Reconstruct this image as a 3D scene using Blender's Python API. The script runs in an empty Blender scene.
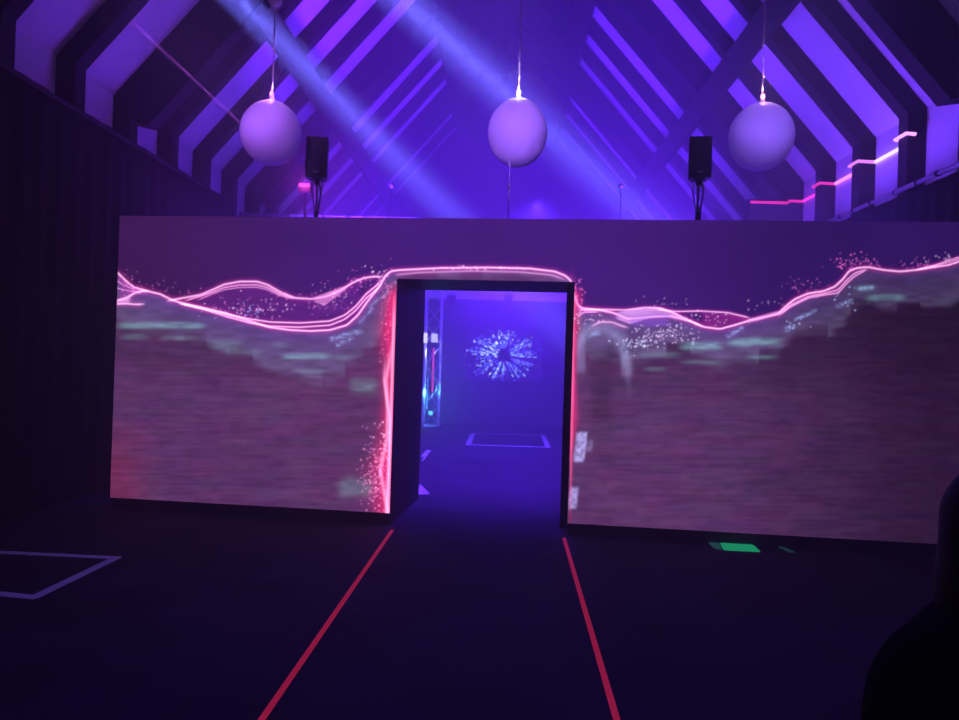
import bpy, bmesh, math, random
import numpy as np
from mathutils import Vector, Matrix
random.seed(7); rng = np.random.default_rng(11)
S = bpy.context.scene
COL = S.collection

# ------------------------------------------------------------------ camera
F = 720.0; EYE = 1.65; PITCH = 0.007; ROLL = 0.0314; YAW = math.radians(1.75)
def rz(v):
    c, s = math.cos(YAW), math.sin(YAW)
    return Vector((v[0]*c - v[1]*s, v[0]*s + v[1]*c, v[2]))
_fw = Vector((0, math.cos(PITCH), math.sin(PITCH))); _up = Vector((0, -math.sin(PITCH), math.cos(PITCH))); _rt = Vector((1, 0, 0))
RT = rz(math.cos(ROLL)*_rt + math.sin(ROLL)*_up); UP = rz(-math.sin(ROLL)*_rt + math.cos(ROLL)*_up); FW = rz(_fw)
ORI = Vector((0, 0, EYE))
cam_data = bpy.data.cameras.new('camera'); cam = bpy.data.objects.new('camera', cam_data); COL.objects.link(cam)
cam_data.sensor_width = 36; cam_data.lens = 36*F/959; cam_data.clip_end = 200; cam_data.clip_start = 0.05
M = Matrix((RT, UP, -FW)).transposed().to_4x4(); M.translation = ORI
cam.matrix_world = M
S.camera = cam

def ray(px, py): return RT*((px-479.5)/F) + UP*((360-py)/F) + FW
def at_y(px, py, Y):
    d = ray(px, py); return ORI + d*(Y/d.y)
def at_z(px, py, z=0.0):
    d = ray(px, py); return ORI + d*((z-EYE)/d.z)

# the LED wall stands on a straight line
WA = -0.1163; WY = 7.2083
W0 = rz((0, WY, 0)); WD = rz((math.cos(WA), math.sin(WA), 0)); WN = Vector((WD.y, -WD.x, 0))   # WN faces the viewer
SL, DL, DR, SR = -3.904, -0.867, 0.923, 4.92
ZB, ZD, ZT = 0.12, 2.50, 3.12
def wall_pt(t, z, back=0.0): 
    p = W0 + WD*t - WN*back; return Vector((p.x, p.y, z))

# ------------------------------------------------------------------ helpers
def tag(o, label=None, cat=None, group=None, kind=None):
    if label: o['label'] = label
    if cat: o['category'] = cat
    if group: o['group'] = group
    if kind: o['kind'] = kind
    return o
def empty(name, loc, rotz=0):
    o = bpy.data.objects.new(name, None); COL.objects.link(o); o.location = loc; o.rotation_euler = (0, 0, rotz); o.empty_display_size = .1
    return o
def obj(name, bm, mat, parent=None, smooth=False):
    me = bpy.data.meshes.new(name); bmesh.ops.recalc_face_normals(bm, faces=bm.faces); bm.to_mesh(me); bm.free()
    if smooth:
        for p in me.polygons: p.use_smooth = True
    o = bpy.data.objects.new(name, me); COL.objects.link(o)
    if mat: me.materials.append(mat)
    if parent: o.parent = parent
    return o
def copy_tree(o, parent=None):
    c = o.copy(); COL.objects.link(c)
    if parent: c.parent = parent
    for ch in list(o.children): copy_tree(ch, c)
    return c
def box(bm, x0, x1, y0, y1, z0, z1, bev=0):
    vs = [bm.verts.new((x, y, z)) for x in (x0, x1) for y in (y0, y1) for z in (z0, z1)]
    fs = [bm.faces.new([vs[i] for i in q]) for q in ((0,1,3,2),(4,6,7,5),(0,4,5,1),(2,3,7,6),(0,2,6,4),(1,5,7,3))]
    if bev:
        es = list({e for f in fs for e in f.edges}); bmesh.ops.bevel(bm, geom=es, offset=bev, segments=2, profile=.6, affect='EDGES')
    return bm
def prism(bm, pts, y0, y1):
    """polygon of (x, z) points pushed from y0 to y1"""
    a = [bm.verts.new((x, y0, z)) for x, z in pts]; b = [bm.verts.new((x, y1, z)) for x, z in pts]
    bm.faces.new(a); bm.faces.new(b[::-1]); n = len(pts)
    for i in range(n): bm.faces.new((a[i], a[(i+1) % n], b[(i+1) % n], b[i]))
    return bm
def quadprism(bm, pts, z0, z1):
    """polygon of (x, y) points raised from z0 to z1"""
    a = [bm.verts.new((p[0], p[1], z0)) for p in pts]; b = [bm.verts.new((p[0], p[1], z1)) for p in pts]
    bm.faces.new(a[::-1]); bm.faces.new(b); n = len(pts)
    for i in range(n): bm.faces.new((a[i], a[(i+1) % n], b[(i+1) % n], b[i]))
    return bm
def tube(bm, pts, r, n=8):
    pts = [Vector(p) for p in pts]; rings = []
    for i, p in enumerate(pts):
        d = (pts[min(i+1, len(pts)-1)] - pts[max(i-1, 0)]).normalized()
        a = d.orthogonal().normalized() if i == 0 else (rings_a - d*rings_a.dot(d)).normalized()
        rings_a = a; b = d.cross(a)
        rr = r[i] if isinstance(r, (list, tuple)) else r
        rings.append([bm.verts.new(p + (a*math.cos(k*2*math.pi/n) + b*math.sin(k*2*math.pi/n))*rr) for k in range(n)])
    for i in range(len(rings)-1):
        for k in range(n): bm.faces.new((rings[i][k], rings[i][(k+1) % n], rings[i+1][(k+1) % n], rings[i+1][k]))
    bm.faces.new(rings[0][::-1]); bm.faces.new(rings[-1])
    return bm
def ball(bm, c, r, sz=1.0, seg=32):
    bmesh.ops.create_uvsphere(bm, u_segments=seg, v_segments=seg//2, radius=r, matrix=Matrix.Translation(c) @ Matrix.Diagonal((1, 1, sz, 1)))
    return bm

# ------------------------------------------------------------------ materials
def mat(name, col, rough=.8, noise=None, amt=.3, metal=0, bump=0, spec=.3, stretch=(1,1,1), emit=None, es=0):
    m = bpy.data.materials.new(name); m.use_nodes = True; nt = m.node_tree; b = nt.nodes['Principled BSDF']
    b.inputs['Base Color'].default_value = (*col, 1); b.inputs['Roughness'].default_value = rough; b.inputs['Metallic'].default_value = metal
    b.inputs['Specular IOR Level'].default_value = spec
    if emit: b.inputs['Emission Color'].default_value = (*emit, 1); b.inputs['Emission Strength'].default_value = es
    if noise:
        tc = nt.nodes.new('ShaderNodeTexCoord'); mp = nt.nodes.new('ShaderNodeMapping'); mp.inputs['Scale'].default_value = stretch
        n = nt.nodes.new('ShaderNodeTexNoise'); n.inputs['Scale'].default_value = noise; n.inputs['Detail'].default_value = 6
        r = nt.nodes.new('ShaderNodeValToRGB')
        r.color_ramp.elements[0].color = (*[c*(1-amt) for c in col], 1); r.color_ramp.elements[1].color = (*[min(1, c*(1+amt)) for c in col], 1)
        r.color_ramp.elements[0].position = .3; r.color_ramp.elements[1].position = .7
        L = nt.links.new
        L(tc.outputs['Object'], mp.inputs[0]); L(mp.outputs[0], n.inputs['Vector']); L(n.outputs['Fac'], r.inputs[0]); L(r.outputs[0], b.inputs['Base Color'])
        if bump:
            bp = nt.nodes.new('ShaderNodeBump'); bp.inputs['Strength'].default_value = bump; bp.inputs['Distance'].default_value = .01
            L(n.outputs['Fac'], bp.inputs['Height']); L(bp.outputs[0], b.inputs['Normal'])
    return m
def emission(name, col, s):
    m = bpy.data.materials.new(name); m.use_nodes = True; nt = m.node_tree; nt.nodes.remove(nt.nodes['Principled BSDF'])
    e = nt.nodes.new('ShaderNodeEmission'); e.inputs[0].default_value = (*col, 1); e.inputs[1].default_value = s
    nt.links.new(e.outputs[0], nt.nodes['Material Output'].inputs[0]); return m
def attr_emission(name, s=1.0):
    m = bpy.data.materials.new(name); m.use_nodes = True; nt = m.node_tree; nt.nodes.remove(nt.nodes['Principled BSDF'])
    e = nt.nodes.new('ShaderNodeEmission'); a = nt.nodes.new('ShaderNodeAttribute'); a.attribute_name = 'picture'
    nt.links.new(a.outputs['Color'], e.inputs[0]); e.inputs[1].default_value = s
    nt.links.new(e.outputs[0], nt.nodes['Material Output'].inputs[0]); return m
plaster = mat('lime_plaster', (.72, .70, .72), .9, 3, .06, bump=.15)
timber = mat('old_timber', (.026, .022, .024), .8, 6, .45, bump=.4, stretch=(1, 1, 1))
boards = mat('roof_boards', (.032, .027, .028), .85, 5, .4, bump=.3, stretch=(6, 1, 1))
cloth = mat('black_cloth', (.012, .012, .014), .95, 20, .3, spec=.1)
vinyl = mat('black_floor', (.042, .040, .048), .8, 1.6, .35, bump=.05, spec=.12)
blackp = mat('black_paint', (.015, .014, .016), .6, 12, .2)
plastic = mat('black_plastic', (.02, .02, .022), .5)
grille = mat('speaker_grille', (.012, .012, .013), .6, 200, .5)
steel = mat('steel', (.55, .55, .58), .35, metal=.8)
alu = mat('aluminium', (.75, .75, .78), .4, 8, .1, metal=.35)
whiteb = mat('white_balloon', (.80, .76, .80), .55, 2, .02)
cable_m = mat('pale_cable', (.7, .65, .7), .6)
tape_w = mat('white_tape', (.62, .60, .62), .6, 15, .15, emit=(.016, .009, .06), es=1)  # tape given a faint glow of its own to brighten it
tape_r = mat('red_tape', (.85, .05, .05), .6, 15, .12, emit=(.25, .006, .022), es=1)  # own glow added, so the red stays bright under blue light
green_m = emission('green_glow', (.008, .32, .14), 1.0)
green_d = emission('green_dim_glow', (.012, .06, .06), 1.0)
backcloth = mat('grey_backdrop', (.06, .06, .065), .9, 2, .1)
lightcloth = mat('pale_fabric', (.82, .82, .84), .9, 2, .1)

# ------------------------------------------------------------------ the hall (structure)
HW = 5.6; ZE = 5.30; SLOPE = math.radians(49); TS = math.tan(SLOPE); ZR = ZE + HW*TS; Y0, Y1 = 2.2, 25.5
def struct(name, bm, m, parent=None):
    o = obj(name, bm, m, parent); o['kind'] = 'structure'; return o
struct('floor', box(bmesh.new(), -7, 7, -1.5, 26, -.12, 0), vinyl)
struct('wall_left', box(bmesh.new(), -HW-.2, -HW, Y0, Y1, 0, ZE), plaster)
struct('wall_right', box(bmesh.new(), HW, HW+.2, Y0, Y1, 0, ZE), plaster)
struct('wall_back', prism(bmesh.new(), [(-HW-.2, 0), (HW+.2, 0), (HW+.2, ZE), (0, ZR+.2), (-HW-.2, ZE)], Y1, Y1+.2), boards)
TB = 3.78
ceil_bm = prism(bmesh.new(), [(-HW-.3, ZE-.02), (-HW, ZE), (-HW+TB, ZE+TB*TS), (0, ZR), (HW-TB, ZE+TB*TS), (HW, ZE), (HW+.3, ZE-.02), (HW+.3, ZE+.1), (0, ZR+.35), (-HW-.3, ZE+.1)], Y0, Y1)
ceiling = struct('ceiling', ceil_bm, plaster); ceiling.data.materials.append(boards)
for p in ceiling.data.polygons:
    if p.normal.z < -.2 and abs(p.center.x) < HW-TB: p.material_index = 1      # boarded towards the ridge, plastered below
nx, nz_ = math.sin(SLOPE), math.cos(SLOPE)
def roofpt(s, t, inn):   # t metres in from the wall, inn metres below the roof skin
    return (s*(HW - t - inn*nx), ZE + t*TS - inn*nz_)
PITCHY = 1.31; FIRST = {-1: 8.68, 1: 8.50}
for n in range(-4, 13):
    for s in (-1, 1):
        y = FIRST[s] + n*PITCHY; d = .25
        struct('wall_post', box(bmesh.new(), min(s*HW, s*(HW-d)), max(s*HW, s*(HW-d)), y, y+.22, 0, ZE-.05), timber)
        deep = .25; w = .22
        if n in (1, 5, 9) and s < 0 or n in (0, 4, 8) and s > 0: deep, w = .46, .26
        if (s, n) == (-1, 1): deep = .66
        if (s, n) == (1, 0): deep = .62
        a = [roofpt(s, -.05, 0), roofpt(s, HW, 0), roofpt(s, HW-.3, deep), roofpt(s, .02, deep), (s*(HW-d), ZE-.35), (s*HW, ZE-.35)]
        struct('rafter', prism(bmesh.new(), a, y, y+w), timber)
for s, n in ((-1, 1), (1, 0)):      # arched braces of the near truss
    y = FIRST[s] + n*PITCHY
    dp = .55 if s < 0 else .5
    outer = [roofpt(s, t, dp-.15) for t in np.linspace(.9, 4.6, 12)]
    inner = [roofpt(s, t, dp + .45*math.sin(math.pi*(t-.9)/3.7)) for t in np.linspace(.9, 4.6, 12)][::-1]
    struct('arch_brace', prism(bmesh.new(), outer+inner, y+.03, y+.23), timber)
for n in (1, 5, 9):
    y = FIRST[-1] + n*PITCHY; hw2 = HW - 4.4
    struct('collar_beam', box(bmesh.new(), -hw2, hw2, y+.02, y+.24, ZE+4.4*TS-.3, ZE+4.4*TS), timber)
SD = FIRST[1] + 4*PITCHY            # a short cross wall at the fourth post in view on the right
struct('wall_stub', box(bmesh.new(), HW-1.0, HW-.25, SD+.002, SD+.2, 0, ZE-.34), timber)
for s in (-1, 1):
    for t in (1.45, 3.7):
        c = [roofpt(s, t, .22), roofpt(s, t+.24, .22), roofpt(s, t+.24, .45), roofpt(s, t, .45)]
        struct('purlin', prism(bmesh.new(), c, Y0, Y1), timber)

# ------------------------------------------------------------------ LED wall
led = empty('led_wall', wall_pt(0, 0)); tag(led, 'wide pink and purple LED video wall with a doorway cut through it', 'video wall')
def loc(p): return Vector(p) - led.location
class Curve:
    def __init__(s, pts): 
        p = np.array(pts, float); s.x0, s.x1 = p[0, 0], p[-1, 0]; s.xs = np.arange(s.x0, s.x1+.5, .5)
        y = np.interp(s.xs, p[:, 0], p[:, 1]); k = np.hanning(17); k /= k.sum(); yp = np.pad(y, 8, mode='reflect', reflect_type='odd')
        s.y = np.convolve(yp, k, 'valid'); s.g = np.gradient(s.y, .5)
    def __call__(s, X): return np.interp(X, s.xs, s.y)
    def line(s, X, Y, w, off=0, fade=6):
        m = np.clip((X-s.x0)/fade, 0, 1)*np.clip((s.x1-X)/fade, 0, 1); g = np.interp(X, s.xs, s.g)
        return np.exp(-(((Y-s(X)-off)/np.sqrt(1+g*g))/w)**2)*m
def srgb(*c): 
    c = np.array(c, float)/255; return np.where(c <= .04045, c/12.92, ((c+.055)/1.055)**2.4)
def vnoise(x, y, seed):
    """smooth value noise in numpy"""
    r = np.random.default_rng(seed).random((64, 64)); xi = np.floor(x).astype(int); yi = np.floor(y).astype(int); fx = x-xi; fy = y-yi
    fx = fx*fx*(3-2*fx); fy = fy*fy*(3-2*fy)
    g = lambda a, b: r[a % 64, b % 64]
    return (g(xi, yi)*(1-fx)+g(xi+1, yi)*fx)*(1-fy)+(g(xi, yi+1)*(1-fx)+g(xi+1, yi+1)*fx)*fy
def hard(x, y, seed):
    r = np.random.default_rng(seed).random((64, 64)); return r[np.floor(x).astype(int) % 64, np.floor(y).astype(int) % 64]
def smooth(a, b, x): 
    t = np.clip((x-a)/(b-a), 0, 1); return t*t*(3-2*t)

def wave_picture(X, Y):
    """colour of the video picture; X and Y run over the whole wall picture"""
    n = X.shape[0]; C = np.zeros((n, 3))
    main = Curve([(100,264),(117,272),(125,280),(133,287),(147,291),(160,294),(172,300),(182,303),(200,307),(225,313),(250,321),(268,327),(290,330),(310,331),(330,330),(347,325),(358,315),(367,302),(375,292),(381,284),(385,276),(391,271),(400,270),(440,268),(490,267.5),(530,268.5),(555,271.5),(566,276),(572,282),(575,300),(580,308),(600,310),(614,313),(628,319),(650,317),(672,316),(690,321),(704,327),(720,329),(735,325),(751,320),(778,314),(786,306),(795,299),(808,293.5),(824,291),(835,286.5),(843,279),(849,271),(857,268),(867.5,267),(884,270),(900,271.5),(916,270),(935,267),(948.6,265),(962,260.5),(985,255)])
    M_ = main(X); D = Y - M_
    # upper field
    up = np.outer(1-smooth(120, 420, X), srgb(60, 24, 82)) + np.outer(smooth(120, 420, X)*(1-smooth(560, 860, X)), srgb(66, 26, 118)) + np.outer(smooth(560, 860, X), srgb(44, 18, 90))
    up *= (.92+.16*vnoise(X/60, Y/30, 3))[:, None]
    # lower field: streaky grey mauve, rosier to the outer left, off-axis dimming painted in to the far right
    lo = np.outer(np.ones(n), srgb(88, 50, 98))
    rose = smooth(170, 110, X)*smooth(400, 470, Y); lo = lo*(1-rose)[:, None] + np.outer(rose, srgb(112, 46, 88))
    far = smooth(640, 950, X); lo = lo*(1-far)[:, None] + np.outer(far, srgb(44, 22, 52))
    lo = lo*(1-.35*smooth(430, 330, Y)*smooth(560, 640, X))[:, None]
    lo = lo*(1-.25*smooth(400, 340, Y)*smooth(380, 250, X))[:, None]
    st = .72+.34*vnoise(X/26, Y/1.7, 5)+.26*vnoise(X/9+7, Y/4.2, 6); st *= .95+.1*hard(X/22, Y/13, 8)
    lo *= st[:, None]; lo[:, 1] *= .86+.34*vnoise(X/30+3, Y/9, 9); lo[:, 0] *= .9+.25*vnoise(X/34+9, Y/11, 14)
    below = smooth(-1.5, 1.5, D)
    C = up*(1-below)[:, None] + lo*below[:, None]
    # pale teal froth that hangs under the wave, with a blocky lower rim
    thick = np.interp(X, [110, 200, 240, 300, 345, 380, 400, 570, 590, 640, 700, 760, 860, 960], [46, 36, 38, 45, 49, 56, 8, 8, 50, 40, 28, 40, 40, 40])
    rim = thick + 7*(hard(X/23, X*0, 21)-.5)*2 + 10*(vnoise(X/15, Y/5, 22)-.5)
    band = smooth(0, 4, D)*(1-smooth(rim-9, rim+5, D))
    tc = srgb(86, 62, 132)[None]*(1-np.clip(D/np.maximum(thick, 1), 0, 1))[:, None] + srgb(108, 92, 136)[None]*np.clip(D/np.maximum(thick, 1), 0, 1)[:, None]
    tc = tc*(.75+.5*vnoise(X/12, Y/3.5, 31))[:, None]
    dimr = (1-.45*smooth(700, 900, X))  # off-axis dimming of the right part, put into the colour
    C = C*(1-.72*band)[:, None] + tc*(.72*band*dimr)[:, None]
    C += np.outer(.5*smooth(0, 2, D)*np.exp(-np.clip(D, 0, 99)/9)*dimr, srgb(90, 40, 130))
    # small teal dashes
    for (xa, xb, yy, w, k) in [(117,205,325.5,3.2,.9),(120,150,337,3,.4),(160,200,338,2.5,.4),(282,330,356,3.0,.95),(330,352,357,2.5,.4),(292,324,371,2.2,.35),(210,242,345,5,.35),(226,262,352,3,.3),(270,292,345,3,.3),(350,378,385,7,.6),(338,374,488,9,.55),
                              (680,722,346,4,1.0),(727,752,342.5,4,.9),(743,781,341.5,3.6,1.),(680,720,362,2,.4),(747,778,357,2,.5),(645,665,369,2,.5),(866,905,297.5,3,.7),(855,875,288,3,.6),(640,680,355,3,.35)]:
        m = smooth(xa-5, xa+9, X)*smooth(xb+5, xb-9, X)*np.exp(-np.abs((Y-yy)/w)**2.6); C += np.outer(m*k*(.45+.8*vnoise(X/9, Y/2.5, 77)), srgb(88, 142, 140))*.85
    # blue glints, slanted
    for (xa, ya, xb, yb, w, k) in [(332,339,360,331,3,1.),(338,345,352,338,2.5,.8),(360,322,372,309,2,.6),(370,306,388,292,2,.5),(728,336,742,328,2.4,.9),(787,329,793,326,3,.9),(797,319,815,311,2.2,.8),(838,306,852,300,2.2,.7),(860,289,872,287,2.2,.9),(590,335,598,333,2.6,.8)]:
        vx, vy = xb-xa, yb-ya; L2 = vx*vx+vy*vy; t = np.clip(((X-xa)*vx+(Y-ya)*vy)/L2, 0, 1); d2 = (X-xa-t*vx)**2+(Y-ya-t*vy)**2
        C += np.outer(k*np.exp(-d2/(w*.8)**2)*(.15+1.1*vnoise(X/2.2, Y/1.6, 50)**1.5), srgb(128, 150, 205))
    # the arch of froth beside the right jamb, with its dark inner hollow
    a = Curve([(574,345),(579,335),(586,326),(596,322),(606,322),(614,327),(620,335),(626,350),(632,368)])
    m = a.line(X, Y, 6.5, 6); C += np.outer(.5*m*(.7+.5*vnoise(X/5, Y/5, 51)), srgb(130, 135, 175))
    m = np.exp(-(((X-581)/4.5)**4))*smooth(330, 345, Y)*smooth(378, 366, Y); C += np.outer(.45*m, srgb(120, 125, 175))
    m = np.exp(-(((X-627)/6)**4))*smooth(350, 358, Y)*smooth(380, 372, Y); C += np.outer(.4*m, srgb(120, 115, 150))
    m = np.exp(-(((X-602)/12)**4))*smooth(342, 352, Y)*smooth(500, 370, Y); C = C*(1-.3*m)[:, None]
    # ribbons and lines of light
    pink, wht, mag = srgb(255, 120, 225), srgb(255, 205, 250), srgb(225, 45, 165)
    def put(c, w, k, off=0, glow=.35):
        nonlocal C
        d = dimf
        C += np.outer(k*c.line(X, Y, w*.66, off)*d, wht)*1.1
        C += np.outer(k*glow*c.line(X, Y, w*2.3, off)*d, mag)*1.0
    dimf = 1-.15*smooth(760, 950, X)  # same off-axis dimming, painted into the lines of light
    put(main, 1.25, .95)
    lower = [(178,303),(205,309),(230,315),(250,319),(270,322),(300,323),(330,321),(345,315),(356,306),(366,294),(376,286),(383,279)]
    put(Curve(lower), 1.0, .9); put(Curve([(x, y+4.2*min(1, max(0, (x-195)/60))) for x, y in lower]), 1.0, .85)
    bump = [(166,301),(180,298.5),(200,295),(212,290),(224,284.5),(240,281.5),(257,281.5),(268,285),(280,292),(295,298),(312,299),(328,296),(342,289.5),(354,282),(364,278),(374,276.5),(384,277)]
    put(Curve(bump), 1.3, .85); put(Curve([(184,301)]+[(x, y+3.5*math.sin((x-184)/120*math.pi)) for x, y in bump if 190 < x < 300]), .8, .8); put(Curve([(196,301)]+[(x, y+6*math.sin((x-184)/120*math.pi)) for x, y in bump if 205 < x < 296]), .7, .55)
    put(Curve([(112,302),(120,300),(127,298),(134,293),(142,291),(150,291)]), 1.6, .9); put(Curve([(112,304),(125,303.5),(136,304.5),(146,304)]), 1.3, .8)
    put(Curve([(112,276),(120,283),(128,287),(138,291)]), .8, .6); put(Curve([(112,286),(120,289),(130,291),(140,292)]), .8, .5)
    # bright fan patches
    def patch(xa, xb, ct, cb, col, k):
        nonlocal C
        a_, b_ = np.interp(X, *np.array(ct).T), np.interp(X, *np.array(cb).T)
        m = smooth(xa, xa+5, X)*smooth(xb, xb-5, X)*smooth(a_-1, a_+1, Y)*smooth(b_+1, b_-1, Y); C = C*(1-.6*k*m)[:, None] + np.outer(k*m*(.75+.5*vnoise(X/14, Y/2, 60)), col)
    patch(614, 690, [(614,313),(640,308),(661,308),(677,314),(690,321)], [(614,318),(630,324),(650,318),(665,317),(690,322)], srgb(212, 150, 232), .8)
    patch(628, 672, [(628,318),(650,314),(672,313)], [(628,324),(650,327),(672,326)], srgb(120, 70, 190), .5)
    patch(312, 348, [(312,298),(348,285)], [(312,300),(324,306),(348,288)], srgb(240, 150, 225), .7)
    patch(116, 132, [(116,300),(132,294)], [(116,304),(132,304)], srgb(240, 160, 235), .7)
    patch(190, 362, [(190,299),(224,286),(257,283),(295,299),(330,296),(362,281)], [(190,303),(250,318),(300,322),(345,312),(362,296)], srgb(126, 40, 150), .3)
    patch(118, 140, [(118,278),(140,291)], [(118,298),(140,292)], srgb(150, 45, 150), .5)
    patch(700, 750, [(700,313),(727,314),(750,318)], [(700,325),(716,327),(750,319)], srgb(150, 35, 130), .55)
    patch(745, 782, [(745,320),(782,310)], [(745,324),(782,314)], srgb(235, 150, 225), .6)
    # lines on the right part
    put(Curve([(577,310),(600,309.5),(625,310),(645,307.5),(660,308),(672,312),(690,321),(704,327)]), 1.1, .8)
    put(Curve([(655,309),(675,311.5),(700,311),(727,312.5),(751,318)]), .9, .8); put(Curve([(576,318),(584,312),(600,312)]), .8, .7)
    put(Curve([(590,327),(600,322),(612,322),(622,326),(630,328)]), 1.4, .5)
    for o_ in (3, 6): put(Curve([(778,314+o_*.4),(790,304+o_*.5),(808,295+o_*.5),(824,292+o_*.5),(838,287+o_),(847,277+o_),(855,270+o_),(868,268+o_*.2)]), .8, .7)
    for o_ in (-4, -2.2): put(Curve([(915,270),(935,267+o_*.5),(950,264+o_),(985,253+o_)]), .9, .6)
    put(Curve([(394,275),(420,272.5),(470,271),(520,272),(552,275),(566,280)]), 1.2, .35)
    # red flames along the two jambs
    e = (Y-279)/234; xj = 397-7*e
    w1 = np.interp(Y, [280,300,330,360,400,440,470,513], [7,14,19,14,11,15,24,17]); u = (xj-X)/w1
    ins = (u > 0)*(Y > 276); fl = np.exp(-(u/.75)**2)*ins*smooth(278, 300, Y)
    C = C*(1-.75*np.clip(fl, 0, 1))[:, None] + np.outer(fl*(.75+.5*vnoise(X/2.2, Y/24, 61)), srgb(236, 36, 116))
    for cx, w, k in [((lambda y: 395-7*e+0*y), 1.3, .9), ((lambda y: np.interp(y, [300,350,380,410,440,470,513], [394,391,386,388,387,380,388])), 1.8, .6*smooth(335, 370, Y)), ((lambda y: np.interp(y, [340,380,420,450,513], [386,384,390,389,386])), 1.4, .55*smooth(350, 385, Y))]:
        C += np.outer(k*np.exp(-((X-cx(Y))/w)**2)*smooth(285, 330, Y), srgb(255, 175, 220))
    e2 = (Y-281)/241; xr = 573.5-4.5*e2
    w2 = np.interp(Y, [284,320,380,420,450,522], [9,7,4.5,7,3,2.4]); u = (X-xr)/w2; fl = np.exp(-(u/.8)**2)*(u > 0)*smooth(283, 300, Y)
    C = C*(1-.7*np.clip(fl, 0, 1))[:, None] + np.outer(fl*smooth(560, 400, Y)*(.7+.5*vnoise(X/2, Y/20, 62)), srgb(236, 44, 122))
    C += np.outer(.5*np.exp(-((X-xr-1)/1.1)**2)*smooth(286, 310, Y)*smooth(560, 380, Y), srgb(255, 130, 180))
    # blocky pale glints by the right jamb
    for (xa, xb, ya, yb, k) in [(575,585,432,462,1.),(583,592,440,452,.25),(575,583,487,509,.8)]:
        m = smooth(xa-2, xa+2, X-(450-Y)*.12)*smooth(xb+2, xb-2, X-(450-Y)*.12)*smooth(ya-2, ya+3, Y)*smooth(yb+2, yb-3, Y); C += np.outer(m*k*(.35+.9*vnoise(X/2, Y/2.5, 63)), srgb(168, 165, 228))
    # sparks: points scattered near the crests
    sp = []
    def sparks(nn, fx, fy, k=1, c=(255,200,250)): 
        for _ in range(nn): sp.append((fx(), fy, k*random.uniform(.35, 1), c, random.uniform(.45, .95)))
    def cloud(nn, cx, cy, sx, sy, k=1, c=(255, 200, 250)):
        for _ in range(nn): sp.append((random.gauss(cx, sx), random.gauss(cy, sy), k*random.uniform(.3, 1), srgb(*c), random.uniform(.5, .95)))
    cloud(60, 250, 306, 26, 7, .6, (255,150,230)); cloud(50, 335, 300, 22, 9, .5, (245,120,215)); cloud(40, 128, 286, 8, 6, .6, (250,130,220)); cloud(36, 250, 308, 24, 5, .8); cloud(30, 244, 311, 12, 4, .7, (150,170,255)); cloud(40, 355, 283, 12, 7, .8, (250,120,220)); cloud(24, 378, 275, 7, 4, .8); cloud(20, 165, 290, 12, 4, .5, (230,120,220))
    cloud(20, 330, 296, 14, 8, .6); cloud(40, 578, 294, 4, 9, .9, (255,120,190)); cloud(30, 588, 320, 8, 5, .8); cloud(120, 665, 335, 15, 5, .9, (235,200,255)); cloud(60, 640, 344, 9, 4, .9, (215,215,255))
    cloud(30, 700, 318, 18, 4, .7); cloud(40, 845, 262, 9, 5, .8, (250,110,210)); cloud(22, 868, 262, 7, 3, .7, (240,110,210)); cloud(26, 800, 285, 14, 5, .6, (235,110,210)); cloud(24, 920, 265, 12, 3, .7, (240,120,215)); cloud(20, 945, 258, 10, 3, .6)
    cloud(14, 770, 302, 18, 4, .45); cloud(150, 378, 478, 7, 20, .85, (255,150,215)); cloud(70, 371, 470, 7, 18, .6, (240,150,230)); cloud(40, 386, 330, 3, 26, .7, (255,120,170)); cloud(40, 383, 440, 4, 14, .8)
    cloud(30, 483, 268, 28, 1.6, .8); cloud(14, 660, 304, 22, 3, .5); cloud(14, 845, 300, 18, 7, .8, (180,190,255)); cloud(9, 800, 322, 14, 6, .8, (190,200,255)); cloud(60, 386, 292, 5, 8, .5, (240,120,200))
    idx_order = np.argsort(X, kind='stable'); Xs = X[idx_order]
    for (sx, sy, k, c, w) in sp:
        a0, a1 = np.searchsorted(Xs, (sx-2.5, sx+2.5)); ii = idx_order[a0:a1]
        yy = Y[ii]; jj = ii[np.abs(yy-sy) < 2.5]
        C[jj] += np.exp(-((X[jj]-sx)**2+(Y[jj]-sy)**2)/w**2)[:, None]*k*c[None]
    return C

def grid_mesh(name, us, vs, fn, keep, picture, mat_, parent):
    U, V = np.meshgrid(us, vs); P = fn(U.ravel(), V.ravel())
    nu, nv = len(us), len(vs); i = np.arange(nu*nv).reshape(nv, nu)
    q = np.stack([i[:-1, :-1], i[:-1, 1:], i[1:, 1:], i[1:, :-1]], -1).reshape(-1, 4)
    uc = ((U[:-1, :-1]+U[1:, 1:])/2).ravel(); vc = ((V[:-1, :-1]+V[1:, 1:])/2).ravel(); q = q[keep(uc, vc)]
    me = bpy.data.meshes.new(name); me.vertices.add(len(P)); me.vertices.foreach_set('co', P.astype(np.float32).ravel())
    me.loops.add(q.size); me.loops.foreach_set('vertex_index', q.astype(np.int32).ravel())
    me.polygons.add(len(q)); me.polygons.foreach_set('loop_start', np.arange(0, q.size, 4, dtype=np.int32)); me.polygons.foreach_set('loop_total', np.full(len(q), 4, np.int32))
    at = me.color_attributes.new('picture', 'FLOAT_COLOR', 'POINT'); rgba = np.ones((len(P), 4), np.float32); rgba[:, :3] = np.clip(picture(U.ravel(), V.ravel()), 0, 1.4); at.data.foreach_set('color', rgba.ravel())
    me.update(calc_edges=True); me.validate(); me.materials.append(mat_)
    o = bpy.data.objects.new(name, me); COL.objects.link(o); o.parent = parent; return o

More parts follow.
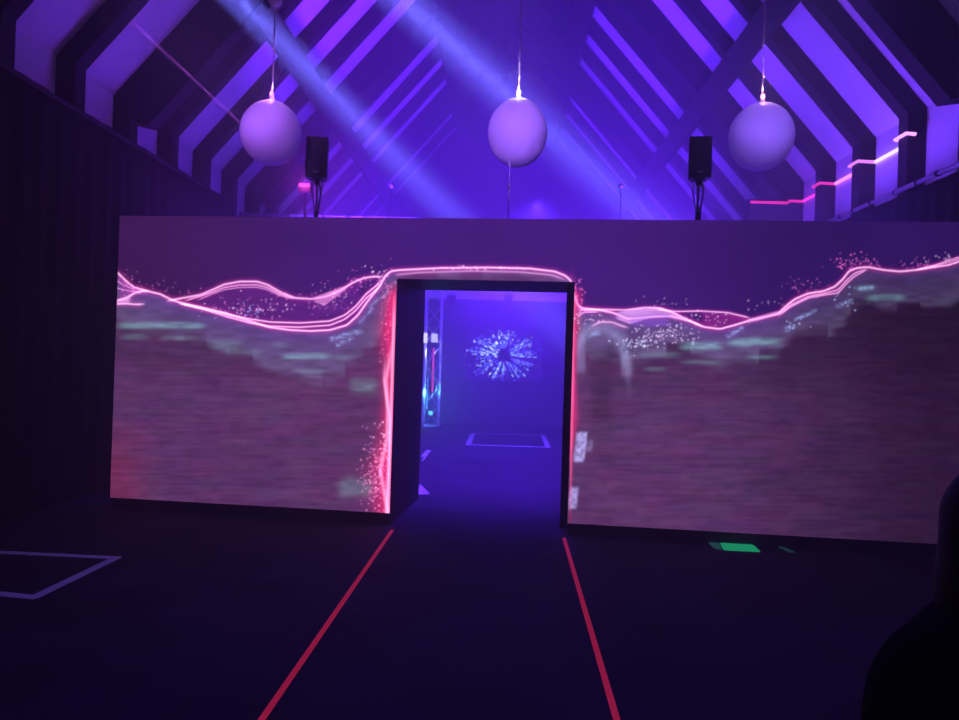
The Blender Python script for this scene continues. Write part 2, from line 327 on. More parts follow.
def wall_xyz(t, z):
    return np.stack([W0.x+WD.x*t-led.location.x, W0.y+WD.y*t-led.location.y, z], -1)
def wall_picture(t, z):
    P = wall_xyz(t, z) + np.array(led.location) - np.array(ORI)
    a, b, c = P @ np.array(RT), P @ np.array(UP), P @ np.array(FW)
    return wave_picture(479.5+F*a/c, 360-F*b/c)
ts = np.concatenate([np.linspace(SL, DL, 430)[:-1], np.linspace(DL, DR, 270)[:-1], np.linspace(DR, SR, 560)])
zs = np.concatenate([np.linspace(ZB, ZD, 330)[:-1], np.linspace(ZD, ZT, 90)])
keep = lambda u, v: ~((u > DL) & (u < DR) & (v < ZD))
SCREEN_GAIN = 1.34
grid_mesh('screen', ts, zs, wall_xyz, keep, wall_picture, attr_emission('led_picture', SCREEN_GAIN), led)

def wallbox(bm, t0, t1, b0, b1, z0, z1):
    pts = [loc(wall_pt(t0, 0, b0)), loc(wall_pt(t1, 0, b0)), loc(wall_pt(t1, 0, b1)), loc(wall_pt(t0, 0, b1))]
    return quadprism(bm, pts, z0, z1)
B0 = .004
obj('side_panel', wallbox(bmesh.new(), SL, DL, B0, .30, ZB, ZT), blackp, led)
obj('side_panel', wallbox(bmesh.new(), DR, SR, B0, .30, ZB, ZT), blackp, led)
obj('header_panel', wallbox(bmesh.new(), DL, DR, B0, .30, ZD, ZT), blackp, led)
obj('base', wallbox(bmesh.new(), SL, DL, .02, .40, 0, ZB), blackp, led)
obj('base', wallbox(bmesh.new(), DR, SR, .02, .40, 0, ZB), blackp, led)
obj('door_lining', wallbox(bmesh.new(), DL-.10, DL, .30, 1.48, 0, ZD+.05), blackp, led)
obj('door_lining', wallbox(bmesh.new(), DR-.075, DR+.10, .31, 1.05, 0, ZD+.05), blackp, led)
obj('door_soffit', wallbox(bmesh.new(), DL-.10, DR+.10, .30, 1.05, ZD, ZD+.12), blackp, led)

# ------------------------------------------------------------------ drapes on pipe
def drape(name, p0, p1, ztop, label, amp=.045, wav=.30, ties=0, pipe_mat=None, gap=.08):
    p0, p1 = Vector((*p0, 0)), Vector((*p1, 0)); d = (p1-p0); L = d.length; d.normalize(); nrm = Vector((-d.y, d.x, 0))
    root = empty(name, p0); tag(root, label, 'curtain')
    bm = bmesh.new(); n = int(L/.04); rows = 10; g = []
    for j in range(rows+1):
        z = .02 + (ztop-.02-gap)*j/rows; f = 1-.86*(j/rows)**2
        g.append([bm.verts.new(d*(L*i/n) + nrm*(amp*f*(math.sin(2*math.pi*L*i/n/wav)+.4*math.sin(2*math.pi*L*i/n/(wav*2.7)+j*.15))) + Vector((0, 0, z))) for i in range(n+1)])
    for j in range(rows):
        for i in range(n): bm.faces.new((g[j][i], g[j][i+1], g[j+1][i+1], g[j+1][i]))
    o = obj('cloth', bm, cloth, root, True); sm = o.modifiers.new('thickness', 'SOLIDIFY'); sm.thickness = .006
    bm = bmesh.new(); tube(bm, [(0, 0, ztop), d*L + Vector((0, 0, ztop))], .03, 10); obj('pipe', bm, pipe_mat or blackp, root, True)
    if ties:
        x = .0
        while x < L:
            w = random.uniform(.03, .06); bm = bmesh.new(); tube(bm, [d*x + Vector((0, 0, ztop)), d*min(L, x+w) + Vector((0, 0, ztop))], .036, 10); obj('tie', bm, cloth, root, True)
            x += random.choice(ties)
    for x in np.linspace(.05, L-.05, max(2, int(L/2.6))):
        bm = bmesh.new(); tube(bm, [d*float(x) + nrm*.1 + Vector((0, 0, 0)), d*float(x) + nrm*.1 + Vector((0, 0, ztop))], .022, 8)
        q = d*float(x)+nrm*.1; box(bm, q.x-.2, q.x+.2, q.y-.2, q.y+.2, 0, .012); obj('upright', bm, blackp, root)
    return root
CZ = 4.29
drape('curtain', (-4.72, 2.4), (-4.72, 11.9), CZ, 'long black drape along the left side of the hall, left of the video wall', gap=-.035)
drape('curtain', (-4.60, 12.30), (-1.45, 12.30), CZ-.16, 'black drape behind the left half of the video wall with pale top pipe', ties=(.5, .42, .6, .3), pipe_mat=mat('dull_pipe', (.22, .24, .24), .6))
drape('curtain', (5.10, 12.2), (5.10, 3.0), CZ-.20, 'black drape along the right side of the hall, below the glowing strip', ties=(.5, .42, .62), pipe_mat=steel)

# ------------------------------------------------------------------ LED strip on the right wall posts
sroot = empty('led_strip', (HW, 10, ZE-.38)); tag(sroot, 'glowing pink and white LED strip running along the right wall posts', 'light strip')
zst = ZE-.38; e = .03; xo = HW-e; xi = HW-.25-e
py_ = [FIRST[1]+n*PITCHY for n in (1, 2, 3, 4)]
def post_loop(y, first=False):
    return ([(xi+.12, y-e, zst)] if first else [(xo, y-e, zst)]) + [(xi, y-e, zst+.01), (xi, y+.22+e, zst+.01), (xo, y+.22+e, zst)]
runs = [(post_loop(py_[0], True), (.85, .30, 1.0), 3.0), ([(xo, py_[0]+.25, zst), (xo, py_[1]-e, zst)], (.75, .42, 1.0), 3.6), (post_loop(py_[1]), (.80, .22, 1.0), 2.0), ([(xo, py_[1]+.25, zst), (xo, py_[2]-e, zst)], (1., .22, .85), 3.0),
        (post_loop(py_[2]), (1., .04, .55), 1.5), ([(xo, py_[2]+.25, zst), (xo, py_[3]-e, zst)], (1., .05, .75), 2.0), ([(xo, py_[3]-e, zst), (xi, py_[3]-e, zst+.005), (xi-.02, py_[3]-e, zst-.035), (HW-1.0, py_[3]-e, zst-.035)], (1., .03, .45), 1.5)]
for pp, c, st in runs:
    bm = bmesh.new(); tube(bm, [Vector(p)-sroot.location for p in pp], .024, 6); obj('glowing_section', bm, emission('strip_glow', c, st), sroot)

# ------------------------------------------------------------------ hanging balloons
def balloon(px, py, Y, dia, label, glow, hub=False, tall=1.06):
    c = at_y(px, py, Y); root = empty('hanging_balloon', c); tag(root, label, 'balloon', 'white balloons hanging in a row')
    ztop = ZE + (HW-abs(c.x))*TS - .02
    obj('ball', ball(bmesh.new(), (0, 0, 0), dia/2, tall, 48), whiteb, root, True)
    bm = bmesh.new(); tube(bm, [(0, 0, dia/2*tall-.005), (0, 0, ztop-c.z)], .0085, 8); cab = obj('cable', bm, cable_m, root, True)
    bm = bmesh.new(); tube(bm, [(0, 0, dia/2*tall-.012), (0, 0, dia/2*tall+.03), (0, 0, dia/2*tall+.06)], [.05, .03, .012], 12); obj('cap', bm, cable_m, root, True)
    bm = bmesh.new(); ball(bm, (0, -.02, dia/2*tall+.075), .026, 1.3, 12); obj('lamp', bm, emission('pin_lamp', glow, 4), root, True)
    if hub:
        h = at_y(276, 3, Y).z - c.z; bm = bmesh.new(); tube(bm, [(0, 0, h-.05), (0, 0, h), (0, 0, h+.12)], [.03, .075, .085], 16); obj('hub', bm, whiteb, cab, True)
    return root
BY = 8.3
balloon(271, 133, BY, .70, 'white round balloon hanging left above the video wall', (1., .12, .55), True)
balloon(517.5, 133, BY, .685, 'white round balloon hanging in the middle above the doorway', (1., .8, 1.), tall=1.14)
balloon(761, 137, BY, .72, 'white round balloon hanging right above the video wall', (1., .35, .5))

# ------------------------------------------------------------------ loudspeakers on stands
def speaker(px, py, Y, ry, label, slabel):
    c = at_y(px, py, Y); g = 'black loudspeakers up behind the video wall'; w, d, h = .265, .26, .50
    root = empty('loudspeaker', c, ry); tag(root, label, 'loudspeaker', g)
    bm = bmesh.new(); prism(bm, [(-w/2, -h/2), (w/2, -h/2), (w/2, h/2), (-w/2, h/2)], -.10, .02)
    bm2 = bm; a = [bm.verts.new(v) for v in [(-w/2, .02, -h/2), (w/2, .02, -h/2), (w/2, .02, h/2), (-w/2, .02, h/2), (-w*.3, .16, -h/2), (w*.3, .16, -h/2), (w*.3, .16, h/2), (-w*.3, .16, h/2)]]
    for q in ((0,1,5,4),(1,2,6,5),(2,3,7,6),(3,0,4,7),(4,5,6,7)): bm.faces.new([a[i] for i in q])
    obj('cabinet', bm, plastic, root)
    bm = bmesh.new(); box(bm, -w/2+.015, w/2-.015, -.118, -.10, -h/2+.02, h/2-.02, .006); obj('grille', bm, grille, root)
    bm = bmesh.new(); box(bm, -.035, .035, -.121, -.117, -h/2+.05, -h/2+.075); obj('badge', bm, steel, root)
    st = empty('speaker_stand', (c.x, c.y+.02, 0)); tag(st, slabel, 'stand', 'speaker stands behind the video wall')
    top = c.z-h/2-.003
    bm = bmesh.new(); tube(bm, [(0, 0, .25), (0, 0, top)], .019, 10); obj('pole', bm, steel, st, True)
    bm = bmesh.new(); tube(bm, [(0, 0, top-.07), (0, 0, top)], .034, 10); box(bm, -.06, .06, -.06, .06, top-.012, top); obj('socket', bm, plastic, st)
    bm = bmesh.new(); tube(bm, [(0, 0, top-.55), (0, 0, top-.40)], .03, 10); obj('collar', bm, plastic, st)
    bm = bmesh.new(); tube(bm, [(.02, -.02, top), (.055, -.03, top-.15), (.03, -.025, top-.4), (.025, -.02, .6)], .009, 6); obj('hanging_cable', bm, plastic, st)
    for k in range(3):
        a_ = k*2.094+.4; bm = bmesh.new(); tube(bm, [(0, 0, 1.0), (.34*math.cos(a_), .34*math.sin(a_), .02)], .014, 8); obj('leg', bm, plastic, st)
    for s in (-1, 1):
        bm = bmesh.new(); tube(bm, [(0, 0, top-.5), (s*.07, 0, top-.13), (s*.05, 0, top-.012)], .010, 6); obj('yoke_arm', bm, steel, st)
SPY = 8.9
speaker(317.5, 159, SPY, .12, 'black loudspeaker on a tall pole beside the left balloon', 'tall stand carrying the left loudspeaker, near the pink stage light')
speaker(699.5, 159, SPY, -.12, 'black loudspeaker on a tall pole beside the right balloon', 'tall stand carrying the right loudspeaker, near the glowing strip')

# ------------------------------------------------------------------ thin poles with small round heads
pole_m = mat('grey_pole', (.24, .27, .25), .6)
def thin_pole(px, py, label, head=.030, rod=None, floor_Y=None):
    Y = floor_Y or W0.y + WD.y*((px-479.5)/F*WY) + .36
    c = at_y(px, py, Y); root = empty('thin_pole', (c.x, c.y, 0 if floor_Y else ZT-.42)); tag(root, label, 'pole', 'thin poles behind the video wall'); h = c.z-root.location.z
    bm = bmesh.new(); tube(bm, [(0, 0, .0), (0, 0, h)], .007, 8); obj('shaft', bm, pole_m if floor_Y else cable_m, root, True)
    bm = bmesh.new(); tube(bm, [(0, 0, h-.035), (0, 0, h-.008), (0, 0, h+.02), (0, 0, h+.03)], [.008, head*.9, head, head*.5], 12); obj('head', bm, pole_m, root, True)
    bm = bmesh.new()
    if floor_Y: obj('foot', tube(bm, [(0, 0, 0), (0, 0, .02)], .16, 20), blackp, root)
    else: obj('clamp', box(bm, -.03, .03, -.04, .012, .02, .12), blackp, root)
    if rod:
        bm = bmesh.new(); tube(bm, [(0, 0, h+.03), (0, 0, at_y(px, rod, Y).z-root.location.z)], .005, 6); obj('upper_rod', bm, cable_m, root)
thin_pole(391.5, 186, 'thin pale pole with a round head left of the middle balloon, behind the wall', .042, None, 10.6)
thin_pole(509, 187, 'thin pale pole straight below the middle balloon, over the doorway', .017, 158)
thin_pole(621, 186, 'thin pale pole with a round head between the middle balloon and right loudspeaker', .042, None, 10.6)

# ------------------------------------------------------------------ small pink stage light on its own stand
fx = at_y(305.5, 186, 9.75); root = empty('stage_light', (fx.x, fx.y, 0)); tag(root, 'small stage light with a bright pink lens left of the left loudspeaker', 'stage light')
bm = bmesh.new(); box(bm, -.085, .085, -.06, .08, fx.z-.10, fx.z-.02, .01); obj('housing', bm, plastic, root)
bm = bmesh.new(); box(bm, -.075, .075, -.066, -.05, fx.z-.025, fx.z+.022, .008); obj('lens', bm, emission('pink_lens', (1., .06, .62), 3.0), root)
bm = bmesh.new(); tube(bm, [(0, 0, 0), (0, 0, fx.z-.1)], .018, 8); obj('pole', bm, plastic, root)
bm = bmesh.new(); tube(bm, [(0, 0, 0), (0, 0, .02)], 0.13, 20); obj('foot', bm, blackp, root)

# ------------------------------------------------------------------ space beyond the doorway
YB = 20.0
bd = empty('backdrop', (0, YB+.1, 0)); tag(bd, 'tall dark backdrop wall seen straight through the doorway with a pale band above', 'backdrop')
zt = at_y(500, 300, YB).z
obj('dark_panel', box(bmesh.new(), -3.2, 3.2, 0, .08, 0, zt), backcloth, bd)
zt2 = at_y(500, 288, YB).z
obj('pale_band', box(bmesh.new(), -3.2, 3.2, .0, .08, zt+.002, zt2), lightcloth, bd)
# burst screen
a, b = at_y(465, 380, YB), at_y(543, 331, YB); sc_ = empty('burst_screen', ((a.x+b.x)/2, YB, (a.z+b.z)/2)); tag(sc_, 'screen showing a blue radial burst of sparks at the far end', 'screen')
sw, sh = b.x-a.x, b.z-a.z
def burst(u, v):
    x = u/sw*78; y = -v/sh*49; C = np.zeros((len(x), 3)); r = np.hypot(x, y*1.25); th = np.arctan2(y*1.25, x)
    C += srgb(30, 14, 92)*.4
    R = np.random.default_rng(5)
    for _ in range(95):
        t = R.uniform(-math.pi, math.pi); al0 = R.uniform(6.5, 15); end = (25 + 12*abs(math.cos(t))**1.5)*R.uniform(.75, 1.05); w = R.uniform(.4, .8); kk = R.uniform(.35, 1)
        dx, dy = math.cos(t), math.sin(t)/1.1; al = (x*dx+y*dy)/(dx*dx+dy*dy); m = np.hypot(x-al*dx, y-al*dy); q = al0
        while q < end:
            ln = R.uniform(1.2, 5)*(1.2-.5*q/end); k = kk*R.uniform(.4, 1)*(1-.45*q/38)
            col = srgb(*[(70, 90, 255), (110, 150, 255), (170, 205, 255), (90, 110, 255)][R.integers(4)])
            C += np.outer(k*np.exp(-(m/w)**2)*smooth(q-.6, q+.6, al)*smooth(q+ln+.6, q+ln-.6, al), col); q += ln + R.uniform(.8, 5)
    C *= (1-np.exp(-(r/7.)**4))[:, None]*.9+.1
    return C
grid_mesh('picture', np.linspace(-sw/2, sw/2, 235), np.linspace(-sh/2, sh/2, 150), lambda u, v: np.stack([u, u*0-.055, v], -1), lambda u, v: u > -9, burst, attr_emission('burst_picture', 5.5), sc_)
obj('casing', box(bmesh.new(), -sw/2-.01, sw/2+.01, -.05, .09, -sh/2-.01, sh/2+.01), blackp, sc_)
# box truss goal post
def truss(bm, p0, p1, w, r=.022, step=.5):
    p0, p1 = Vector(p0), Vector(p1); d = (p1-p0); L = d.length; d.normalize(); a = Vector((1, 0, 0)) if abs(d.z) > .5 else Vector((0, 0, 1)); b = d.cross(a)
    cs = [a*(sa*w/2)+b*(sb*w/2) for sa, sb in ((-1,-1),(1,-1),(1,1),(-1,1))]
    for c_ in cs: tube(bm, [p0+c_, p1+c_], r, 8)
    n = max(2, int(L/step))
    for i in range(n):
        for k in range(4):
            u, v = cs[k], cs[(k+1) % 4]
            if i % 2: u, v = v, u
            tube(bm, [p0+d*(L*i/n)+u, p0+d*(L*(i+1)/n)+v], r*.55, 6)
    for k in range(4): tube(bm, [p0+cs[k], p0+cs[(k+1) % 4]], r*.6, 6); tube(bm, [p1+cs[k], p1+cs[(k+1) % 4]], r*.6, 6)
    return bm
TY = 18.8; TW = .40
tb = at_y(432.5, 360, TY).x; tz = at_y(432, 284, TY).z; tr = at_y(590, 360, TY).x
tt = empty('lighting_truss', (tb, TY, 0)); tag(tt, 'silver goal post truss carrying lamps, seen through the doorway', 'truss')
obj('tower', truss(bmesh.new(), (0, 0, .02), (0, 0, tz), TW), alu, tt)
obj('tower', truss(bmesh.new(), (tr-tb, 0, .02), (tr-tb, 0, tz), TW), alu, tt)
obj('cross_beam', truss(bmesh.new(), (TW/2+.02, 0, tz-.11), (tr-tb-TW/2-.02, 0, tz-.11), .18, .015, .3), alu, tt)
for x in (0, tr-tb): obj('base_plate', box(bmesh.new(), x-.35, x+.35, -.35, .35, 0, .02), blackp, tt)
def on_truss(name, px, py, w, h, m, label, dy=-TW/2-.06, group=None):
    p = at_y(px, py, TY+dy); o = obj(name, box(bmesh.new(), -w/2, w/2, -.02, .02, -h/2, h/2, .008), m); o.location = p; tag(o, label, 'lamp', group); return o
on_truss('lamp_block', 425.5, 338, .10, .26, emission('white_lamp', (.75, .7, 1.), 2.2), 'white lamp at the left edge of the truss tower', group='lamps on the truss tower')
on_truss('lamp_block', 434.5, 338, .16, .22, emission('white_lamp', (.6, .6, 1.), 1.8), 'white lamp on the front of the truss tower', group='lamps on the truss tower')
on_truss('light_tube', 433, 370, .05, 1.15, emission('red_tube', (.9, .05, .22), 1.1), 'red light tube upright in the truss tower', dy=0)
on_truss('light_tube', 427.5, 393, .035, .8, emission('cyan_tube', (.05, .45, 1.), .9), 'cyan light tube low in the truss tower', dy=0)
o = on_truss('lamp_block', 430.5, 413, .10, .10, emission('cyan_lamp', (.1, .7, 1.), 2.5), 'small cyan lamp at the bottom of the truss tower')
for (px, py, k) in [(438.5,350,.4),(438.5,380,.5),(438.5,404,.5),(428,360,.5),(429,350,.3),(437,393,.4)]:
    pass
def par_can(px, label):
    p = at_y(px, 299, TY-.38); root = empty('spotlight', p); tag(root, label, 'spotlight', 'spotlights on the truss beam')
    obj('body', box(bmesh.new(), -.10, .10, -.13, .13, -.10, .09, .02), plastic, root)
    bm = bmesh.new(); tube(bm, [(-.12, 0, 0), (-.12, 0, .13), (.12, 0, .13), (.12, 0, 0)], .012, 6); tube(bm, [(0, 0, .13), (0, .1, .17), (0, .20, .17)], .014, 6); obj('yoke', bm, plastic, root)
    bm = bmesh.new(); tube(bm, [(0, -.135, 0), (0, -.128, 0)], .075, 16); obj('lens', bm, grille, root)
par_can(451.5, 'small dark spotlight on the truss beam beside the tower')
par_can(508.5, 'small dark spotlight on the truss beam above the burst screen')

# ------------------------------------------------------------------ tape on the floor
def strip_flat(bm, p, q, w, z=.003):
    p, q = Vector((p[0], p[1], 0)), Vector((q[0], q[1], 0)); d = (q-p).normalized(); n = Vector((-d.y, d.x, 0))*w/2
    return quadprism(bm, [p-n, q-n, q+n, p+n], .0005, z)
def tape_line(a, b, w, m, name, label, cat='tape'):
    p, q = at_z(*a), at_z(*b); o = obj(name, strip_flat(bmesh.new(), p, q, w), m); return tag(o, label, cat)
tape_line((392.5, 530), (232, 763), .034, tape_r, 'floor_tape', 'red tape line on the dark floor left of the doorway path')
tape_line((564, 538), (629, 762), .034, tape_r, 'floor_tape', 'red tape line on the dark floor right of the doorway path')
def tape_frame(corners, w, label):
    c = [at_z(*p) for p in corners]; cen = sum(c, Vector())/4; root = empty('taped_rectangle', (cen.x, cen.y, 0)); tag(root, label, 'tape')
    for i in range(4):
        p, q = c[i]-cen, c[(i+1) % 4]-cen; d = (q-p).normalized()
        obj('tape', strip_flat(bmesh.new(), p-d*w*.3, q+d*w*.3, w, .003+.0004*(i % 2)), tape_w, root)
    return root
c0, c1, c2 = at_z(113, 557.5), at_z(33, 596), at_z(60, 555.5)
# left rectangle: its right and front sides are in view
R0, R1 = at_z(116, 558), at_z(34, 597.5); sd = (at_z(58, 555.2)-R0).normalized()*1.7
def px_of(v):
    q = v-ORI; return (479.5+F*q.dot(RT)/q.dot(FW), 360-F*q.dot(UP)/q.dot(FW))
fd = (at_z(0, 594)-R1).normalized()*1.7
tape_frame([px_of(R0), px_of(R1), px_of(R1+fd), px_of(R0+sd)], .075, 'white tape rectangle on the floor at the far left')
tape_frame([(473, 433.5), (543, 435), (548, 447.3), (468, 444.8)], .11, 'white tape rectangle on the floor beyond the doorway')
tape_line((429, 450), (420.5, 460.5), .10, tape_w, 'floor_tape', 'short white tape strip beyond the doorway by its left lining, farther one')
bm = bmesh.new(); tri = [at_z(*q) for q in ((420, 484), (430.5, 494.5), (418, 494.5))]; quadprism(bm, tri, .0005, .003); tag(obj('floor_tape', bm, tape_w), 'pale tape wedge on the floor at the left lining inside the doorway', 'tape')
# flat green glowing patches on the floor under the right screen
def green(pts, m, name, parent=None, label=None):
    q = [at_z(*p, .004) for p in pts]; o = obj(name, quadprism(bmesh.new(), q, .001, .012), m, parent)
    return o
gr = empty('green_patch', at_z(736, 547)); tag(gr, 'bright green glowing patch on the floor under the right video screen', 'floor light')
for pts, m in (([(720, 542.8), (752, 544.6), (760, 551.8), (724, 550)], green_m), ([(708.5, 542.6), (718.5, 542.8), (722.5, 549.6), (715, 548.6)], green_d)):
    o = green(pts, m, 'glowing_patch', None); o.data.transform(Matrix.Translation(-gr.location)); o.parent = gr
o = green([(778, 547), (784, 547.6), (795, 552.5), (790, 552.3)], emission('green_faint', (.008, .035, .035), 1), 'green_patch'); tag(o, 'faint green patch on the floor right of the bright green one', 'floor light')

# ------------------------------------------------------------------ person at the right edge, seen from behind
def person():
    base = ORI + RT*1.0 + FW*1.36; bx, by = base.x, base.y
    root = empty('person', (bx, by, 0), .15); tag(root, 'person in dark clothes standing with their back to us at the right edge', 'person')
    H = {}
    V = [((0,0,.80),.135,.10),((0,.005,.95),.125,.09),((0,0,1.10),.15,.10),((0,-.01,1.17),.13,.085),((0,0,1.235),.052,.055),((0,.012,1.30),.062,.07),((0,.012,1.385),.078,.092),((0,.01,1.45),.058,.07)]
    E_ = [(i, i+1) for i in range(7)]
    def add(p, r, j, r2=None):
        V.append((p, r, r2 or r)); E_.append((j, len(V)-1)); return len(V)-1
    for s in (-1, 1):
        a = add((s*.155, 0, 1.145), .062, 3); a = add((s*.20, .005, .95), .048, a); a = add((s*.215, -.03, .75), .038, a); a = add((s*.21, -.06, .66), .03, a)
        k = add((s*.09, 0, .74), .088, 0); k = add((s*.095, -.01, .42), .06, k); k = add((s*.1, .0, .10), .042, k); k = add((s*.105, -.09, .04), .038, k)
    me = bpy.data.meshes.new('body'); me.from_pydata([v[0] for v in V], E_, []); o = bpy.data.objects.new('body', me); COL.objects.link(o); o.parent = root
    sk = o.modifiers.new('skin', 'SKIN'); sk.use_smooth_shade = True
    for i, v in enumerate(V): me.skin_vertices[0].data[i].radius = (v[1], v[2])
    me.skin_vertices[0].data[0].use_root = True
    ss = o.modifiers.new('sub', 'SUBSURF'); ss.levels = 2; ss.render_levels = 2
    skin = mat('skin', (.35, .2, .15), .6); me.materials.append(skin)
    for s in (-1, 1):
        bm = bmesh.new(); tube(bm, [(s*.21, -.055, .70), (s*.21, -.06, .66), (s*.209, -.062, .635)], [.026, .034, .03], 10)
        for k, ln in enumerate((.065, .075, .07, .055)):
            x = s*.21; y0 = -.085+.018*k
            tube(bm, [(x, y0, .66), (x-s*.004, y0-.006, .655-ln*.6), (x-s*.014, y0-.008, .655-ln)], [.0095, .009, .007], 8)
        tube(bm, [(s*.208, -.075, .685), (s*.19, -.105, .65), (s*.188, -.108, .625)], [.012, .01, .008], 8)
        obj('hand', bm, skin, root, True)
    # face
    bm = bmesh.new(); ball(bm, (0, .115, 1.36), .014, 1.4, 10); obj('nose', bm, skin, root, True)
    for s in (-1, 1):
        bm = bmesh.new(); ball(bm, (s*.085, .01, 1.365), .02, 1.6, 10); obj('ear', bm, skin, root, True)
        bm = bmesh.new(); ball(bm, (s*.032, .098, 1.385), .011, 1, 10); obj('eye', bm, whiteb, root, True)
    # hair: a long bob
    bm = bmesh.new(); prof = [(1.497,.004),(1.494,.025),(1.485,.048),(1.468,.070),(1.44,.090),(1.40,.104),(1.35,.113),(1.29,.119),(1.23,.122),(1.18,.118),(1.16,.10)]; n = 28; g = []
    for z, r in prof: g.append([bm.verts.new((r*math.cos(k*2*math.pi/n)*1.0, r*1.02*math.sin(k*2*math.pi/n) - (.02 if z < 1.4 else 0) + .005, z + (.01*math.sin(k*5) if z < 1.2 else 0))) for k in range(n)])
    for j in range(len(g)-1):
        for k in range(n):
            ang = (k+.5)*2*math.pi/n
            if prof[j][0] < 1.44 and .28*math.pi < ang < .72*math.pi: continue
            bm.faces.new((g[j][k], g[j][(k+1) % n], g[j+1][(k+1) % n], g[j+1][k]))
    bm.faces.new(g[0])
    h = obj('hair', bm, mat('dark_hair', (.01, .008, .008), .6, 60, .3), root, True); sm = h.modifiers.new('t', 'SOLIDIFY'); sm.thickness = .012; sm = h.modifiers.new('s', 'SUBSURF'); sm.levels = 2; sm.render_levels = 2
    # jacket and trousers
    def shell(rings, name):
        bm = bmesh.new(); gg = []
        for (cx, cy, z, rx, ry) in rings: gg.append([bm.verts.new((cx+rx*math.cos(k*2*math.pi/24), cy+ry*math.sin(k*2*math.pi/24), z)) for k in range(24)])
        for j in range(len(gg)-1):
            for k in range(24): bm.faces.new((gg[j][k], gg[j][(k+1) % 24], gg[j+1][(k+1) % 24], gg[j+1][k]))
        return bm
    bm = shell([(0,0,.68,.195,.15),(0,0,.85,.185,.14),(0,0,1.0,.18,.13),(0,0,1.08,.20,.13),(0,0,1.13,.203,.125),(0,0,1.165,.19,.115),(0,0,1.19,.165,.105),(0,0,1.215,.13,.095),(0,0,1.245,.085,.085),(0,0,1.265,.07,.08)], 'j')
    j = obj('jacket', bm, cloth, root, True); sm = j.modifiers.new('t', 'SOLIDIFY'); sm.thickness = .012; sm = j.modifiers.new('s', 'SUBSURF'); sm.levels = 2; sm.render_levels = 2
    for s in (-1, 1):
        bm = bmesh.new(); tube(bm, [(s*.10, 0, 1.165), (s*.145, 0, 1.145), (s*.185, 0, 1.09), (s*.208, .003, 1.0), (s*.222, -.03, .76), (s*.216, -.05, .685)], [.05, .068, .074, .066, .055, .048], 16); o2 = obj('sleeve', bm, cloth, j, True); o2.modifiers.new('s', 'SUBSURF').render_levels = 2
        bm = bmesh.new(); tube(bm, [(s*.085, 0, .82), (s*.09, 0, .72), (s*.095, -.01, .42), (s*.1, 0, .07)], [.11, .105, .078, .065], 16); obj('trouser_leg', bm, cloth, root, True)
        bm = bmesh.new(); box(bm, s*.1-.045, s*.1+.045, -.10, .17, 0, .08, .03); obj('shoe', bm, plastic, root, True)
person()

# ------------------------------------------------------------------ light
def light(kind, name, loc_, energy, col, target=None, **kw):
    l = bpy.data.lights.new(name, kind); o = bpy.data.objects.new(name, l); COL.objects.link(o); o.location = loc_; l.energy = energy; l.color = col
    for k, v in kw.items(): setattr(l, k, v)
    if target is not None: o.rotation_euler = (Vector(target)-Vector(loc_)).to_track_quat('-Z', 'Y').to_euler()
    return o
BLUE = (.11, .010, 1.0); VIOLET = (.17, .042, 1.0); BEAM = (.15, .15, 1.0)
# wash lights standing behind the video wall and throwing up into the roof
for x in (-2.2, 2.5):
    light('SPOT', 'wash_middle', (x, 8.7, 2.3), 17500, BLUE, (x*.1, 25, 8.8), spot_size=math.radians(54), spot_blend=.9, shadow_soft_size=.3)
for x in (-2.9, 3.1):
    light('SPOT', 'haze_fill', (x, 10.2, 1.7), 11000, (.105, .012, 1.0), (-x*.1, 14.0, 9), spot_size=math.radians(84), spot_blend=1.0, shadow_soft_size=.2)  # unseen spots added to lift the glow of the roof haze
light('AREA', 'wash_left', (-3.2, 10.2, 2.6), 120, VIOLET, (-5.6, 11.5, 7), size=1.0)
light('AREA', 'wash_right', (3.2, 10.0, 2.7), 330, VIOLET, (5.6, 12, 6.5), size=1.0)
light('AREA', 'wash_far', (0, 21.6, 3.0), 900, BLUE, (0, 22.5, 9), size=1.4)
light('SPOT', 'purple_fill', (-2.4, 8.9, 2.4), 2600, (.34, .02, 1.0), (-2.6, 13, 9.5), spot_size=math.radians(45), spot_blend=.9, shadow_soft_size=.2)  # unseen spot added for a purple tint in the upper left haze
# unseen spots added above the viewer to brighten each balloon
for x, k, c, tz_, sz in ((-2.9, 1.15, (.38, .12, 1.0), 4.45, 7.5), (0, 1.35, (.31, .12, 1.0), 4.2, 10.5), (3.0, 1.05, (.26, .12, 1.0), 4.45, 7.5)):
    light('SPOT', 'balloon_fill', (x*.6-.8, -.8, 4.6), 8000*k, c, (x, 8.3, tz_), spot_size=math.radians(sz), spot_blend=.4, shadow_soft_size=.3)
for bx_, c_ in ((271, (1., .35, .8)), (517.5, (.8, .6, 1.)), (761, (1., .5, .8))):   # the little lamps on the balloons
    c = at_y(bx_, 133, BY); light('POINT', 'pin_lamp', (c.x, c.y-.10, c.z+.48), 4, c_, shadow_soft_size=.01)
light('POINT', 'stage_glow', (fx.x, fx.y-.12, fx.z+.02), 10, (1., .06, .7), shadow_soft_size=.01)
# unseen dim blue spot added overhead to lift the dance floor's tone
light('SPOT', 'floor_fill', (.2, 3.6, 8.6), 750, (.04, .04, 1.0), (0, 4.4, 0), spot_size=math.radians(62), spot_blend=1.0, shadow_soft_size=.3)
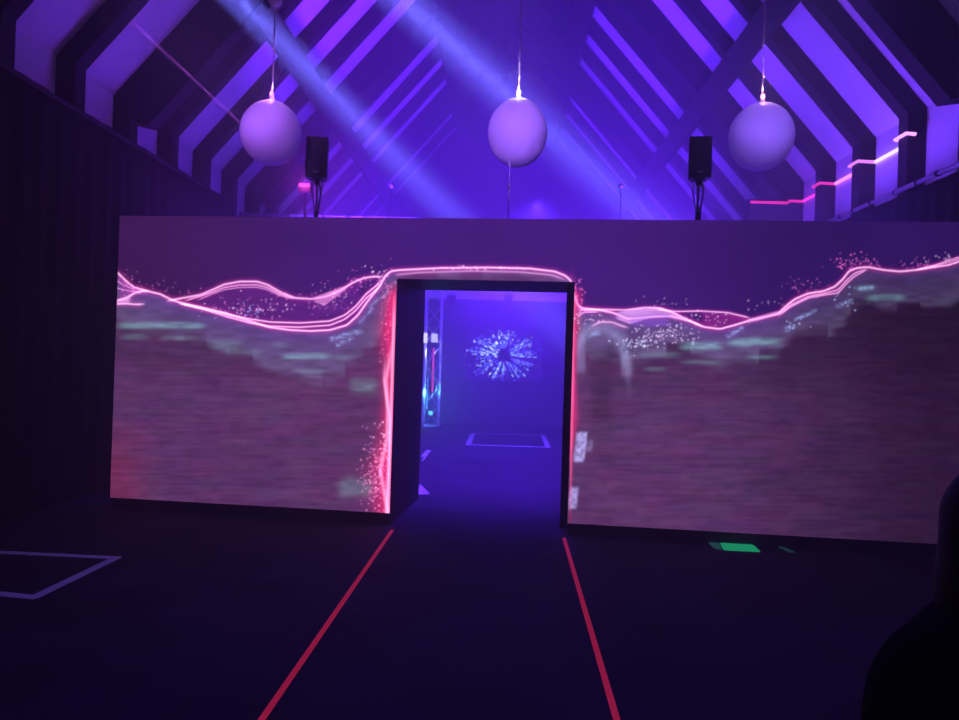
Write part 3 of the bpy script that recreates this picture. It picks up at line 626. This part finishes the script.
# room beyond the doorway
light('SPOT', 'room_wash', (0, 10.6, 3.62), 3800, (.10, .016, 1.0), (0, 11.2, 0), spot_size=math.radians(120), spot_blend=.8, shadow_soft_size=.15)
light('SPOT', 'room_wash', (.6, 12.4, 4.5), 3400, (.08, .02, 1.0), (0, 16.5, .6), spot_size=math.radians(110), spot_blend=.8, shadow_soft_size=.15)
light('POINT', 'truss_fill', (tb, TY, .9), 70, (.08, .45, 1.0), shadow_soft_size=.05)  # unseen point lights added inside the tower to brighten the truss
light('POINT', 'truss_fill', (tb, TY, 2.0), 40, (.3, .35, 1.0), shadow_soft_size=.05)
# hard beams
def beam(a, b, Ya, Yb, back, energy, size, col, name, blend=.3, soft=.02):
    p, q = at_y(*a, Ya), at_y(*b, Yb); d = q-p; src = p - d*back
    light('SPOT', name, src, energy, col, q, spot_size=math.radians(size), spot_blend=blend, shadow_soft_size=soft)
for sz, en in ((2.0, 230000), (7.5, 200000)):
    beam((240, 0), (450, 212), 9.0, 12.0, .22, en, sz, BEAM, 'beam_one', 1.0, .02 if sz < 3 else .22)
    beam((403, 0), (638, 212), 9.0, 12.0, .45, en*1.25, sz, BEAM, 'beam_two', 1.0, .02 if sz < 3 else .22)
for o_ in (-16, -7, 5, 13):     # the narrow rays inside each beam
    beam((240+o_*.35, 0), (450+o_, 212), 9.0, 12.0, .22, 300000, .5, BEAM, 'beam_one_ray', .5)
    beam((403+o_*.55, 0), (638+o_, 212), 9.0, 12.0, .45, 360000, .38, BEAM, 'beam_two_ray', .5)
p, q = at_y(303, 181, 9.7), at_y(128, 18, 9.1)
light('SPOT', 'pink_beam', p, 260000, (.6, .10, 1.), q, spot_size=math.radians(1.0), spot_blend=.5, shadow_soft_size=.01)

w = bpy.data.worlds.new('world'); S.world = w; w.use_nodes = True; nt = w.node_tree
nt.nodes['Background'].inputs[0].default_value = (0, 0, 0, 1); nt.nodes['Background'].inputs[1].default_value = 0
vs = nt.nodes.new('ShaderNodeVolumeScatter'); vs.inputs['Color'].default_value = (1, 1, 1, 1); vs.inputs['Density'].default_value = .046; vs.inputs['Anisotropy'].default_value = .25
nt.links.new(vs.outputs[0], nt.nodes['World Output'].inputs['Volume'])

vsn = S.view_settings; vsn.view_transform = 'Standard'; vsn.look = 'None'; vsn.gamma = 1; vsn.use_curve_mapping = False; vsn.exposure = 0
